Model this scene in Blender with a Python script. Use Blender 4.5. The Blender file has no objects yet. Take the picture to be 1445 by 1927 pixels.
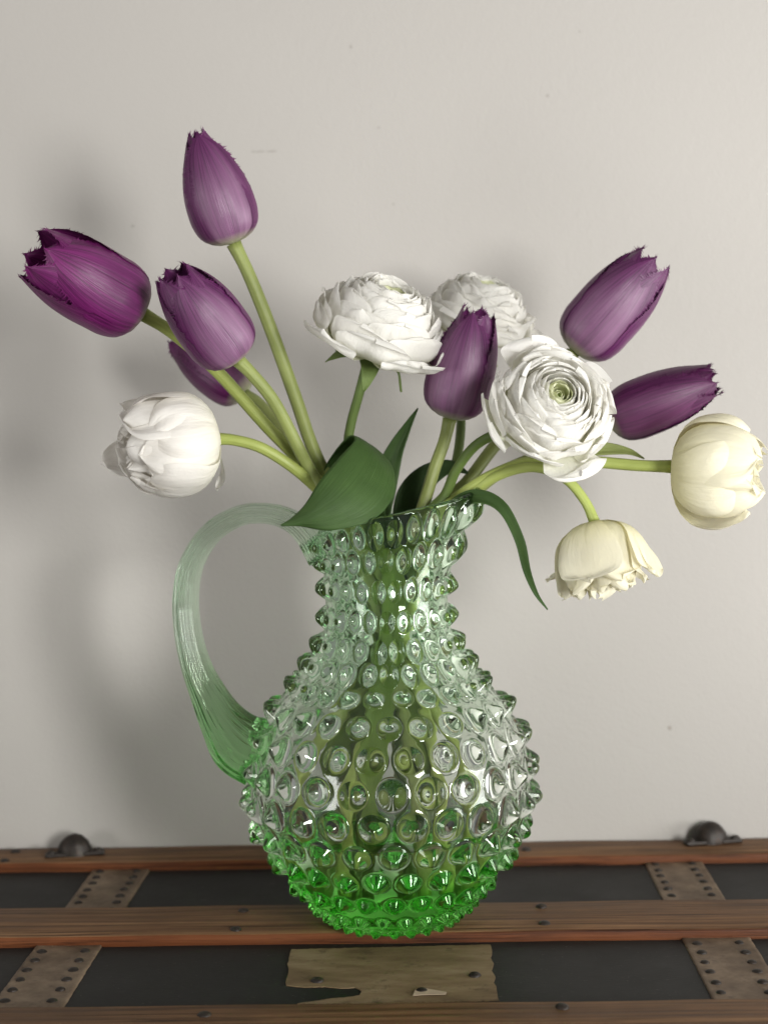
import bpy, math, random
import numpy as np
from mathutils import Vector, Matrix

random.seed(7)
RNG = np.random.default_rng(11)
S = bpy.context.scene
COL = S.collection

# ------------------------------------------------------------------ camera
CX, CD, CH = 0.024, 0.87, 0.2731
PITCH, YAW, ROLL, FPX = 0.053, 0.028, 0.0211, 3000.0
PW, PH = 1445.0, 1927.0
fw = Vector((-math.sin(YAW)*math.cos(PITCH), math.cos(YAW)*math.cos(PITCH), -math.sin(PITCH)))
rt = fw.cross(Vector((0, 0, 1))).normalized()
up = rt.cross(fw)
RT = rt*math.cos(ROLL) - up*math.sin(ROLL)
UP = up*math.cos(ROLL) + rt*math.sin(ROLL)
CAM = Vector((CX, -CD, CH))
cd = bpy.data.cameras.new('camera')
cam = bpy.data.objects.new('camera', cd)
COL.objects.link(cam)
cam.matrix_world = Matrix((
    (RT.x, UP.x, -fw.x, CAM.x), (RT.y, UP.y, -fw.y, CAM.y), (RT.z, UP.z, -fw.z, CAM.z), (0, 0, 0, 1)))
cd.sensor_fit = 'VERTICAL'
cd.sensor_height = 36.0
cd.lens = FPX/PH*36.0
cd.clip_start, cd.clip_end = 0.02, 30
cd.dof.use_dof = True
cd.dof.focus_distance = 0.82
cd.dof.aperture_fstop = cd.lens/8.0
S.camera = cam

# ------------------------------------------------------------------ light
W = bpy.data.worlds.new('World')
S.world = W
W.use_nodes = True
bg = W.node_tree.nodes['Background']
bg.inputs['Color'].default_value = (1.0, 0.97, 0.935, 1)
bg.inputs['Strength'].default_value = 0.25

def window_light(name, d, dist, sx, sy, power, col, target=(0, 0.05, 0.15)):
    l = bpy.data.lights.new(name, 'AREA')
    l.shape = 'RECTANGLE'
    l.size, l.size_y, l.energy, l.color = sx, sy, power, col
    o = bpy.data.objects.new(name, l)
    COL.objects.link(o)
    d = Vector(d).normalized()
    o.location = Vector(target) + d*dist
    o.rotation_euler = d.to_track_quat('Z', 'Y').to_euler()
    return o
window_light('window_light', (0.47, -0.86, 0.14), 1.7, 0.32, 0.52, 25, (1.0, 0.99, 0.965), (0, 0.05, 0.06))
window_light('side_window_light', (0.93, -0.34, -0.02), 1.5, 0.7, 0.9, 26, (1.0, 0.99, 0.97), (0.05, 0.05, 0.0))
window_light('left_window_light', (-0.74, -0.66, 0.04), 2.0, 0.5, 0.8, 12, (1.0, 0.99, 0.97), (0, 0.05, 0.0))

S.view_settings.view_transform = 'Standard'
S.view_settings.look = 'None'
S.view_settings.gamma = 1
S.view_settings.use_curve_mapping = False
S.view_settings.exposure = 0.0
cy = S.cycles
cy.max_bounces, cy.transmission_bounces, cy.glossy_bounces, cy.diffuse_bounces = 24, 20, 8, 8
cy.caustics_refractive = True
cy.caustics_reflective = False
cy.sample_clamp_indirect = 4.0
cy.sample_clamp_direct = 0
cy.blur_glossy = 0.3
cy.use_denoising = True

# ------------------------------------------------------------------ helpers
def P(x, y, Y):
    """picture point -> place on the vertical plane at depth Y"""
    d = RT*((x - PW/2)/FPX) - UP*((y - PH/2)/FPX) + fw
    return CAM + d*((Y - CAM.y)/d.y)

def PZ(x, y, Z):
    d = RT*((x - PW/2)/FPX) - UP*((y - PH/2)/FPX) + fw
    return CAM + d*((Z - CAM.z)/d.z)

def empty(name, loc, label=None, cat=None, group=None):
    o = bpy.data.objects.new(name, None)
    o.empty_display_size = 0.02
    COL.objects.link(o)
    o.location = loc
    tag(o, label, cat, group)
    return o

def tag(o, label=None, cat=None, group=None, kind=None):
    if label: o['label'] = label
    if cat: o['category'] = cat
    if group: o['group'] = group
    if kind: o['kind'] = kind
    return o

def wloc(o):
    return o.location if not o.parent else o.location + o.matrix_parent_inverse.translation + wloc(o.parent)

def link(name, me, mats, parent=None, world=True):
    o = bpy.data.objects.new(name, me)
    COL.objects.link(o)
    for m in (mats if isinstance(mats, (list, tuple)) else [mats]):
        if len(me.materials) < (len(mats) if isinstance(mats, (list, tuple)) else 1):
            me.materials.append(m)
    if parent:
        o.parent = parent
        if world:                       # mesh given in world coordinates
            o.matrix_parent_inverse = Matrix.Translation(-wloc(parent))
    return o

def np_mesh(name, V, F, smooth=True, uv=None, mat_idx=None, normals=None):
    """V (n,3), F (m,4) or list of faces"""
    V = np.asarray(V, dtype=np.float32)
    me = bpy.data.meshes.new(name)
    if isinstance(F, np.ndarray):
        m, k = F.shape
        me.vertices.add(len(V)); me.vertices.foreach_set('co', V.ravel())
        me.loops.add(m*k); me.loops.foreach_set('vertex_index', F.ravel().astype(np.int32))
        me.polygons.add(m)
        me.polygons.foreach_set('loop_start', np.arange(0, m*k, k, dtype=np.int32))
        me.polygons.foreach_set('loop_total', np.full(m, k, dtype=np.int32))
        me.update(calc_edges=True)
    else:
        me.from_pydata([tuple(map(float, v)) for v in V], [], F)
        me.update()
    me.polygons.foreach_set('use_smooth', np.full(len(me.polygons), smooth))
    if mat_idx is not None:
        me.polygons.foreach_set('material_index', np.asarray(mat_idx, dtype=np.int32))
    if uv is not None:
        l = me.uv_layers.new(name='UVMap')
        vi = np.empty(len(me.loops), dtype=np.int32)
        me.loops.foreach_get('vertex_index', vi)
        l.data.foreach_set('uv', np.asarray(uv, dtype=np.float32)[vi].ravel())
    if normals is not None:
        me.normals_split_custom_set_from_vertices([tuple(n) for n in normals.tolist()])
    return me

def grid_faces(nr, nc, wrap=False):
    i = np.arange(nr - 1)[:, None]
    j = np.arange(nc if wrap else nc - 1)[None, :]
    j2 = (j + 1) % nc
    a = i*nc + j; b = i*nc + j2; c = (i + 1)*nc + j2; d = (i + 1)*nc + j
    return np.stack([a, b, c, d], -1).reshape(-1, 4)

def cr(pts, n, closed=False):
    """Catmull-Rom through pts (k,d), n samples"""
    pts = np.asarray(pts, float)
    k = len(pts)
    e = np.vstack([2*pts[0] - pts[1], pts, 2*pts[-1] - pts[-2]])
    seg = np.linalg.norm(np.diff(pts, axis=0), axis=1)
    T = np.concatenate([[0], np.cumsum(seg)])
    t = np.linspace(0, T[-1], n)
    idx = np.clip(np.searchsorted(T, t, side='right') - 1, 0, k - 2)
    f = ((t - T[idx])/np.maximum(seg[idx], 1e-9))[:, None]
    p0, p1, p2, p3 = e[idx], e[idx + 1], e[idx + 2], e[idx + 3]
    return 0.5*((2*p1) + (-p0 + p2)*f + (2*p0 - 5*p1 + 4*p2 - p3)*f**2 + (-p0 + 3*p1 - 3*p2 + p3)*f**3)

def cr1(xs, ys, x):
    """smooth interpolation of a table (monotone-ish)"""
    xs, ys = np.asarray(xs, float), np.asarray(ys, float)
    m = np.gradient(ys, xs)
    x = np.clip(x, xs[0], xs[-1])
    i = np.clip(np.searchsorted(xs, x, side='right') - 1, 0, len(xs) - 2)
    h = xs[i + 1] - xs[i]
    t = (x - xs[i])/h
    return ((2*t**3 - 3*t**2 + 1)*ys[i] + (t**3 - 2*t**2 + t)*h*m[i] +
            (-2*t**3 + 3*t**2)*ys[i + 1] + (t**3 - t**2)*h*m[i + 1])

def tube(C, R, ns=14, cap=True, ribs=0, rib=0, flat=None):
    """swept tube along C (n,3) with radius R (n,)"""
    C = np.asarray(C, float); n = len(C)
    R = np.broadcast_to(np.asarray(R, float), (n,))
    T = np.gradient(C, axis=0); T /= np.linalg.norm(T, axis=1)[:, None]
    N = np.zeros_like(C)
    a = np.array([0, 1.0, 0]) if abs(T[0][1]) < .9 else np.array([1.0, 0, 0])
    N[0] = a - T[0]*(a@T[0]); N[0] /= np.linalg.norm(N[0])
    for i in range(1, n):
        v = N[i - 1] - T[i]*(N[i - 1]@T[i]); N[i] = v/np.linalg.norm(v)
    B = np.cross(T, N)
    an = np.linspace(0, 2*np.pi, ns, endpoint=False)
    prof = 1 + rib*np.cos(ribs*an)
    V = C[:, None, :] + R[:, None, None]*prof[None, :, None]*(np.cos(an)[None, :, None]*N[:, None, :] + np.sin(an)[None, :, None]*B[:, None, :])
    V = V.reshape(-1, 3)
    F = grid_faces(n, ns, True)[:, ::-1]
    uv = np.stack([np.tile(an/(2*np.pi), n), np.repeat(np.linspace(0, 1, n), ns)], -1)
    if cap:
        V = np.vstack([V, C[0], C[-1]]); k = len(V)
        uv = np.vstack([uv, [[0, 0], [0, 1]]])
        F = F.tolist()
        for j in range(ns):
            F.append([j, (j + 1) % ns, k - 2])
            F.append([(n - 1)*ns + (j + 1) % ns, (n - 1)*ns + j, k - 1])
    return V, F, uv

def box(c, s, bev=0.0, seg=2):
    import bmesh
    bm = bmesh.new()
    bmesh.ops.create_cube(bm, size=1)
    bmesh.ops.scale(bm, vec=s, verts=bm.verts)
    bmesh.ops.translate(bm, vec=c, verts=bm.verts)
    if bev:
        bmesh.ops.bevel(bm, geom=list(bm.edges), offset=bev, segments=seg, affect='EDGES', profile=.5)
    me = bpy.data.meshes.new('box'); bm.to_mesh(me); bm.free()
    return me

# ------------------------------------------------------------------ materials
class NT:
    def __init__(s, name):
        s.m = bpy.data.materials.new(name); s.m.use_nodes = True
        s.t = s.m.node_tree; s.n = s.t.nodes; s.n.clear()
        s.out = s.n.new('ShaderNodeOutputMaterial')
    def new(s, typ, **kw):
        x = s.n.new('ShaderNode' + typ)
        for k, v in kw.items():
            if k in x.inputs.keys(): s.set(x, k, v)
            else: setattr(x, k, v)
        return x
    def set(s, x, k, v):
        if isinstance(v, bpy.types.NodeSocket): s.t.links.new(v, x.inputs[k])
        else: x.inputs[k].default_value = v
    def L(s, a, b): s.t.links.new(a, b)
    def ramp(s, fac, stops, interp='LINEAR'):
        r = s.n.new('ShaderNodeValToRGB'); e = r.color_ramp.elements
        r.color_ramp.interpolation = interp
        while len(e) < len(stops): e.new(.5)
        for el, (p, c) in zip(e, stops):
            el.position = p
            el.color = c if len(c) == 4 else (*c, 1)
        s.L(fac, r.inputs[0]); return r.outputs[0]
    def math(s, op, a, b=0.0, c=None, clamp=False):
        x = s.n.new('ShaderNodeMath'); x.operation = op; x.use_clamp = clamp
        for i, v in enumerate((a, b) if c is None else (a, b, c)):
            if isinstance(v, bpy.types.NodeSocket): s.L(v, x.inputs[i])
            else: x.inputs[i].default_value = v
        return x.outputs[0]
    def mix(s, f, a, b, mode='MIX'):
        x = s.n.new('ShaderNodeMix'); x.data_type = 'RGBA'; x.blend_type = mode
        for k, v in ((0, f), (6, a), (7, b)):
            if isinstance(v, bpy.types.NodeSocket): s.L(v, x.inputs[k])
            else: x.inputs[k].default_value = v if k == 0 else (*v, 1) if len(v) == 3 else v
        return x.outputs[2]
    def noise(s, vec=None, scale=5, detail=4, rough=.55, dist=0):
        x = s.n.new('ShaderNodeTexNoise')
        x.inputs['Scale'].default_value = scale; x.inputs['Detail'].default_value = detail
        x.inputs['Roughness'].default_value = rough; x.inputs['Distortion'].default_value = dist
        if vec is not None: s.L(vec, x.inputs['Vector'])
        return x.outputs['Fac']
    def coord(s, kind='Object'):
        return s.n.new('ShaderNodeTexCoord').outputs[kind]
    def mapping(s, vec, scale=(1, 1, 1), loc=(0, 0, 0)):
        x = s.n.new('ShaderNodeMapping'); s.L(vec, x.inputs[0])
        x.inputs['Scale'].default_value = scale; x.inputs['Location'].default_value = loc
        return x.outputs[0]
    def bump(s, h, strength=.3, dist=.001):
        x = s.n.new('ShaderNodeBump'); x.inputs['Strength'].default_value = strength
        x.inputs['Distance'].default_value = dist; s.L(h, x.inputs['Height']); return x.outputs[0]
    def bsdf(s, **kw):
        x = s.n.new('ShaderNodeBsdfPrincipled')
        for k, v in kw.items(): s.set(x, k.replace('_', ' '), v)
        return x
    def done(s, sh):
        s.L(sh.outputs[0] if hasattr(sh, 'outputs') else sh, s.out.inputs[0]); return s.m

SCUFFS = []
for sx_, sy_, wx_, wy_, k_ in ((500, 285, 30, 3.2, .40), (660, 88, 5, 5, .5), (712, 240, 5, 3, .35), (250, 426, 4, 4, .35), (740, 384, 4, 3, .4), (549, 789, 1.6, 1.6, .95), (1030, 180, 4, 3, .3), (1090, 60, 3, 3, .3)):
    q_ = P(sx_, sy_, .166)
    SCUFFS.append((q_.x, q_.z, wx_*.00034, wy_*.00034, k_))
def m_wall():
    n = NT('painted_plaster')
    co = n.coord()
    big = n.noise(co, 5, 3)
    col = n.mix(big, (.425, .405, .378), (.447, .428, .401))
    fleck = n.noise(n.mapping(co, (1, 1, 1)), 46, 2, .5)
    col = n.mix(n.ramp(fleck, [(.785, (0, 0, 0)), (.81, (1, 1, 1))]), col, (.30, .27, .24))
    rough_edge = n.noise(co, 260, 3)
    for mx, mz, sx, sz, k in SCUFFS:                      # small knocks and scuffs in the paint
        vm = n.new('VectorMath', operation='LENGTH')
        n.L(n.mapping(co, (1/sx, 0, 1/sz), (-mx/sx, 0, -mz/sz)), vm.inputs[0])
        d = n.math('ADD', vm.outputs['Value'], n.math('MULTIPLY', n.math('SUBTRACT', rough_edge, .5), 2.6))
        col = n.mix(n.math('MULTIPLY', n.ramp(d, [(.35, (1,)*3), (1.0, (0,)*3)]), k), col, (.20, .175, .15))
    h = n.math('ADD', n.math('MULTIPLY', n.noise(co, 520, 3, .6), .6), n.math('MULTIPLY', n.noise(co, 190, 2), .5))
    b = n.bsdf(Base_Color=col, Roughness=.62, Normal=n.bump(h, .24, .0011))
    b.inputs['Specular IOR Level'].default_value = .25
    return n.done(b)

def m_wood(name, c0, c1, c2, rough=.6):
    n = NT(name)
    co = n.coord()
    w = n.mapping(co, (3.2, 110, 110))
    g = n.noise(w, 1.6, 6, .62, .6)
    fine = n.noise(n.mapping(co, (7, 330, 330)), 1.0, 5, .75, .3)
    blot = n.noise(co, 18, 4)
    col = n.ramp(g, [(.28, c0), (.5, c1), (.74, c2)])
    col = n.mix(n.ramp(fine, [(.34, (1, 1, 1)), (.52, (0, 0, 0))]), col, tuple(x*.42 for x in c0))
    col = n.mix(n.ramp(blot, [(.45, (0, 0, 0)), (.75, (.55, .55, .55))]), col, tuple(x*.45 for x in c1))
    b = n.bsdf(Base_Color=col, Roughness=n.ramp(g, [(.3, (rough - .1,)*3), (.8, (rough + .15,)*3)]),
               Normal=n.bump(n.math('ADD', fine, g), .5, .0008))
    b.inputs['Specular IOR Level'].default_value = .16
    return n.done(b)

def m_panel():
    n = NT('black_painted_canvas')
    co = n.coord()
    a = n.noise(co, 22, 6, .65)
    col = n.ramp(a, [(.3, (.012, .012, .0115)), (.7, (.022, .0215, .020))])
    spk = n.noise(n.mapping(co, (160, 420, 420)), 1, 3, .6)
    col = n.mix(n.ramp(spk, [(.68, (0, 0, 0)), (.74, (.5, .5, .5))]), col, (.10, .09, .08))
    dust = n.noise(co, 900, 1)
    col = n.mix(n.ramp(dust, [(.76, (0, 0, 0)), (.80, (.6, .6, .6))]), col, (.22, .21, .19))
    b = n.bsdf(Base_Color=col, Roughness=n.ramp(a, [(.3, (.50,)*3), (.7, (.66,)*3)]),
               Normal=n.bump(n.noise(n.mapping(co, (300, 900, 900)), 1, 4), .22, .0004))
    b.inputs['Specular IOR Level'].default_value = .22
    return n.done(b)

def m_strap():
    n = NT('tarnished_tin_band')
    co = n.coord()
    a = n.noise(co, 45, 6, .65)
    col = n.ramp(a, [(.28, (.075, .050, .032)), (.5, (.160, .114, .076)), (.75, (.270, .204, .142))])
    st = n.noise(co, 130, 5, .7)
    col = n.mix(n.ramp(st, [(.56, (0, 0, 0)), (.72, (.7, .7, .7))]), col, (.075, .055, .040))
    b = n.bsdf(Base_Color=col, Metallic=.15, Roughness=.55, Normal=n.bump(st, .35, .0008))
    b.inputs['Specular IOR Level'].default_value = .2
    return n.done(b)

def m_patch():
    n = NT('worn_tan_paper')
    co = n.coord()
    a = n.noise(n.mapping(co, (18, 45, 45)), 1.4, 6, .65)
    col = n.ramp(a, [(.25, (.100, .064, .034)), (.5, (.205, .145, .080)), (.75, (.30, .228, .140))])
    st = n.noise(co, 75, 5, .7)
    col = n.mix(n.ramp(st, [(.58, (0, 0, 0)), (.70, (.75, .75, .75))]), col, (.085, .060, .036))
    b = n.bsdf(Base_Color=col, Roughness=.6, Normal=n.bump(a, .3, .0006))
    b.inputs['Specular IOR Level'].default_value = .2
    return n.done(b)

def m_iron():
    n = NT('rusty_iron')
    co = n.coord()
    a = n.noise(co, 300, 4, .6)
    col = n.ramp(a, [(.3, (.011, .009, .007)), (.6, (.028, .020, .015)), (.8, (.06, .038, .026))])
    return n.done(n.bsdf(Base_Color=col, Metallic=.3, Roughness=.5, Normal=n.bump(a, .5, .0008)))

def m_plain(name, col, rough=.5, spec=.5):
    n = NT(name)
    a = n.noise(n.coord(), 90, 4)
    c = n.mix(a, tuple(x*.8 for x in col), tuple(min(1, x*1.15) for x in col))
    return n.done(n.bsdf(Base_Color=c, Roughness=rough))

def m_glass(name, ior=1.5):
    n = NT(name)
    z = n.new('SeparateXYZ'); n.L(n.coord(), z.inputs[0])
    f = n.math('MULTIPLY', z.outputs['Z'], 1/.24)
    col = n.ramp(f, [(.0, (.61, .92, .53)), (.13, (.66, .94, .60)), (.175, (.84, .965, .81)), (.235, (.968, .99, .968)),
                     (.42, (.972, .992, .972)), (.53, (.93, .98, .93)), (.66, (.90, .97, .90)), (1.0, (.89, .965, .89))])
    return n.done(n.new('BsdfGlass', Color=col, Roughness=0.0, IOR=ior))

def m_handle():
    n = NT('pale_green_handle_glass')
    z = n.new('SeparateXYZ'); n.L(n.coord(), z.inputs[0])
    f = n.math('MULTIPLY', z.outputs['Z'], 1/.24)
    col = n.ramp(f, [(.30, (.64, .91, .59)), (.50, (.75, .93, .72)), (.66, (.88, .96, .88)), (1.0, (.90, .965, .90))])
    return n.done(n.new('BsdfGlass', Color=col, Roughness=.01, IOR=1.5))

def m_clear(name, col, ior):
    n = NT(name)
    b = n.bsdf(Base_Color=(*col, 1), Roughness=0.0, IOR=ior)
    b.inputs['Transmission Weight'].default_value = 1
    return n.done(b)

def leafy(n, col, rough, trans, normal=None, spec=.4, tcol=None):
    b = n.bsdf(Base_Color=col, Roughness=rough)
    b.inputs['Specular IOR Level'].default_value = spec
    t = n.n.new('ShaderNodeBsdfTranslucent'); n.L(tcol if tcol is not None else col, t.inputs[0])
    if normal is not None:
        n.L(normal, b.inputs['Normal']); n.L(normal, t.inputs['Normal'])
    mx = n.n.new('ShaderNodeMixShader'); mx.inputs[0].default_value = trans
    n.L(b.outputs[0], mx.inputs[1]); n.L(t.outputs[0], mx.inputs[2])
    return n.done(mx)

def m_purple(name, deep, mid, pale, flush):
    n = NT(name)
    uv = n.coord('UV')
    s = n.new('SeparateXYZ'); n.L(uv, s.inputs[0])
    u, v = s.outputs['X'], s.outputs['Y']
    au = n.math('MULTIPLY', n.math('ABSOLUTE', n.math('SUBTRACT', u, .5)), 2)      # 0 mid .. 1 edge
    st = n.noise(n.mapping(uv, (38, 1.6, 1)), 1.0, 4, .6)
    st2 = n.noise(n.mapping(uv, (7, .9, 1)), 1.0, 3, .5, .4)
    base = n.mix(n.ramp(st, [(.35, (0, 0, 0)), (.65, (1, 1, 1))]), deep, mid)
    # pale flush either side of the midrib, fading to margin and tip
    band = n.math('MULTIPLY', n.ramp(au, [(.0, (.55,)*3), (.10, (.8,)*3), (.42, (1,)*3), (.78, (0,)*3)]),
                  n.ramp(v, [(.0, (1,)*3), (.55, (.75,)*3), (.90, (.12,)*3), (1.0, (0,)*3)]))
    band = n.math('MULTIPLY', band, n.math('ADD', n.math('MULTIPLY', st2, 1.5), -.18, clamp=True))
    col = n.mix(n.math('MULTIPLY', band, flush, clamp=True), base, pale)
    col = n.mix(n.ramp(v, [(.02, (1,)*3), (.17, (0,)*3)]), col, (.40, .42, .25))
    h = n.math('ADD', n.math('MULTIPLY', st, .7), n.noise(n.mapping(uv, (90, 3, 1)), 1, 2))
    return leafy(n, col, .40, .12, n.bump(h, .30, .0008), .45)

def m_white(name, c_base, c_tip, trans=.40, rough=.5):
    n = NT(name)
    uv = n.coord('UV')
    s = n.new('SeparateXYZ'); n.L(uv, s.inputs[0])
    v = s.outputs['Y']
    st = n.noise(n.mapping(uv, (26, 1.8, 1)), 1.0, 4, .6)
    col = n.ramp(v, [(.05, c_base), (.55, c_tip)])
    col = n.mix(n.ramp(st, [(.40, (.0,)*3), (.8, (.22,)*3)]), col, tuple(x*.86 for x in c_tip))
    br = n.noise(n.mapping(n.coord('Object'), (1, 1, 1)), 95, 2, .5)
    col = n.mix(n.ramp(br, [(.765, (0,)*3), (.80, (.7,)*3)]), col, (.45, .30, .13))
    h = n.math('ADD', n.math('MULTIPLY', st, .6), n.noise(n.mapping(uv, (9, 5, 1)), 1, 3))
    return leafy(n, col, rough, trans, n.bump(h, .5, .0012), .35)

def m_green(name, c0, c1, trans=.12, rough=.45, lines=60, pale=None):
    n = NT(name)
    uv = n.coord('UV')
    s = n.new('SeparateXYZ'); n.L(uv, s.inputs[0])
    st = n.noise(n.mapping(uv, (lines, 1.5, 1)), 1.0, 3, .6)
    bl = n.noise(n.coord('Object'), 45, 4)
    col = n.mix(st, c0, c1)
    col = n.mix(n.ramp(bl, [(.35, (.0,)*3), (.75, (.55,)*3)]), col, tuple(x*.6 for x in c0))
    if pale:
        col = n.mix(n.ramp(s.outputs['Y'], [(.25, (1,)*3), (.9, (0,)*3)]), col, pale)
    return leafy(n, col, rough, trans, n.bump(n.math('ADD', st, n.noise(n.mapping(uv, (6, 4, 1)), 1, 3)), .6, .0009), .3)

M = {}
M['wall'] = m_wall()
M['wood'] = m_wood('worn_oak', (.062, .028, .012), (.200, .105, .050), (.345, .205, .108), .55)
M['wood_side'] = m_wood('varnished_oak', (.045, .014, .005), (.125, .040, .014), (.200, .075, .030), .5)
M['panel'] = m_panel()
M['strap'] = m_strap()
M['patch'] = m_patch()
M['iron'] = m_iron()
M['scrap'] = m_plain('torn_paper', (.45, .36, .25), .7)
M['glass'] = m_glass('green_glass')
M['handle'] = m_handle()
M['glass_wet'] = m_glass('green_glass_wet', 1.5/1.333)
M['water'] = m_clear('water', (1, 1, 1), 1.333)
M['p_magenta'] = m_purple('purple_petal_bright', (.055, .003, .042), (.185, .016, .135), (.36, .11, .30), .55)
M['p_mauve'] = m_purple('purple_petal_mauve', (.050, .004, .044), (.135, .024, .112), (.36, .215, .325), 1.0)
M['p_dark'] = m_purple('purple_petal_dark', (.038, .003, .032), (.105, .014, .080), (.30, .13, .25), .65)
M['w_pure'] = m_white('white_ranunculus_petal', (.82, .83, .62), (.90, .89, .85))
M['w_core'] = m_white('green_white_petal', (.58, .68, .30), (.82, .84, .60))
M['w_tulip'] = m_white('white_tulip_petal', (.86, .84, .72), (.90, .88, .84))
M['w_cream'] = m_white('cream_tulip_petal', (.85, .82, .52), (.88, .85, .69))
M['g_core'] = m_plain('ranunculus_heart', (.38, .50, .14), .6)
M['stem'] = m_green('tulip_stem', (.215, .260, .070), (.335, .375, .135), .05, .42, 12)
M['stem_y'] = m_green('yellow_green_stem', (.34, .41, .09), (.46, .52, .17), .05, .40, 12)
M['stem_d'] = m_green('ranunculus_stem', (.085, .135, .030), (.135, .195, .050), .05, .45, 12)
M['leaf'] = m_green('tulip_leaf', (.034, .080, .016), (.088, .158, .044), .16, .50, 70)
M['leaf_d'] = m_green('dark_tulip_leaf', (.028, .062, .014), (.048, .092, .026), .14, .40, 70)
M['leaf_o'] = m_green('olive_leaf_base', (.150, .235, .030), (.250, .340, .060), .30, .45, 50)
M['sepal'] = m_green('sepal', (.15, .22, .06), (.22, .30, .10), .15, .5, 20)

# ------------------------------------------------------------------ wall
WALL_Y = 0.166
me = box((0, WALL_Y + .03, .25), (2.6, .06, 1.9))
w = link('wall', me, M['wall']); tag(w, kind='structure')

# ------------------------------------------------------------------ trunk
ZP = -0.006                      # panel level below the slat tops
trunk = empty('steamer_trunk', (0, 0, -.5), 'old flat-top trunk with wooden slats, riveted metal bands and black panels', 'trunk')
XH = .55
def slat(y0, y1, parent):
    import bmesh
    me = box((0, (y0 + y1)/2, (ZP - .004)/2), (2*XH, y1 - y0, -ZP + .004), .0011, 2)
    bm = bmesh.new(); bm.from_mesh(me)
    bmesh.ops.subdivide_edges(bm, edges=[e for e in bm.edges if abs(e.verts[0].co.x - e.verts[1].co.x) > .5], cuts=90)
    for v in bm.verts:           # worn, slightly wavering edges
        x = v.co.x
        k = math.sin(x*37 + y0*90)*.00035 + math.sin(x*91 + y0*31)*.00022 + random.uniform(-.00010, .00010)
        if v.co.y < (y0 + y1)/2: v.co.y += k
        else: v.co.y += k*.6
        if v.co.z > -.002: v.co.z += .00018*math.sin(x*53 + v.co.y*200)
    for f in bm.faces:
        f.material_index = 0 if f.normal.z > .75 else 1
        f.smooth = True
    bm.to_mesh(me); bm.free()
    return link('slat', me, [M['wood'], M['wood_side']], parent)
body = link('body', box((0, -.135, -.2595), (2*XH - .01, .60, .48), .004), M['panel'], trunk)
top = link('top_panel', box((0, -.135, ZP - .005), (2*XH, .601, .010), .0015), M['panel'], trunk)
s_mid = slat(-.0203, .0327, trunk)
s_back = slat(.1283, .1652, trunk)
s_front = slat(-.182, -.1257, trunk)

def dome_mesh(r, h, n=14, k=5, flatten=1.0, seed=0):
    rr = random.Random(seed)
    V, F = [], []
    for i in range(k):
        a = (math.pi/2)*i/k
        for j in range(n):
            t = 2*math.pi*j/n
            q = 1 + rr.uniform(-.05, .05)
            V.append((r*math.cos(a)*math.cos(t)*q, r*math.cos(a)*math.sin(t)*q, h*math.sin(a)))
    V.append((0, 0, h))
    for i in range(k - 1):
        for j in range(n):
            F.append((i*n + j, i*n + (j + 1) % n, (i + 1)*n + (j + 1) % n, (i + 1)*n + j))
    for j in range(n): F.append(((k - 1)*n + j, (k - 1)*n + (j + 1) % n, k*n))
    me = bpy.data.meshes.new('dome'); me.from_pydata(V, [], F); me.update()
    me.polygons.foreach_set('use_smooth', [True]*len(me.polygons))
    me.materials.append(M['iron'])
    return me
RIV = [dome_mesh(.0028, .0017, 12, 4, seed=i) for i in range(4)]
NAIL = [dome_mesh(.0036, .0021, 14, 5, seed=10 + i) for i in range(3)]
def stud(name, me, loc, parent, s=1.0):
    o = bpy.data.objects.new(name, me); COL.objects.link(o)
    o.parent = parent
    o.location = Vector(loc)          # mesh parents here all sit at the world origin
    o.rotation_euler = (random.uniform(-.06, .06), random.uniform(-.06, .06), random.uniform(0, 6))
    o.scale = (s*random.uniform(.9, 1.12), s*random.uniform(.9, 1.1), s)
    return o

def strap(x0, wd, y0, y1):
    """thin metal band with a slightly ragged edge and punched rim"""
    n = 40
    V, F, idx = [], [], []
    ys = np.linspace(y0, y1, n)
    zt = ZP + .0011
    for i, y in enumerate(ys):
        a = x0 + random.uniform(-.00022, .00022); b = x0 + wd + random.uniform(-.00022, .00022)
        wv = .00015*math.sin(y*160)
        for x, z in ((a, ZP - .0006), (a, zt - .0004), (a + .0006, zt + .0002), (a + .0022, zt + wv), (x0 + wd*.5, zt - .0002 + wv), (b - .0022, zt + wv), (b - .0006, zt + .0002), (b, zt - .0004), (b, ZP - .0006)):
            V.append((x, y, z))
    me = np_mesh('strap', V, grid_faces(n, 9)[:, ::-1].copy())
    return link('strap', me, M['strap'], trunk)
for x0 in (-.1944, .1559):
    for y0, y1, ylist in ((.0320, .1290, [.043 + .0135*i for i in range(7)]), (-.1262, -.0200, [-.1195 + .0148*i for i in range(7)])):
        st = strap(x0, .0362, y0, y1)
        for fx in (.16, .80):
            for y in ylist:
                stud('rivet', random.choice(RIV), (x0 + .0362*fx + random.uniform(-.0006, .0006), y + random.uniform(-.0008, .0008), ZP + .0008), st)

for (x, y), par in (((458, 1715), s_mid), ((444, 1750), s_mid), ((1018, 1707), s_mid), ((1024, 1739), s_mid),
                    ((30, 1604), s_back), ((10, 1621), s_back), ((990, 1600), s_back),
                    ((385, 1911), s_front), ((1057, 1896), s_front)):
    stud('nail', random.choice(NAIL), PZ(x, y, -.0002), par, .92)

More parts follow.
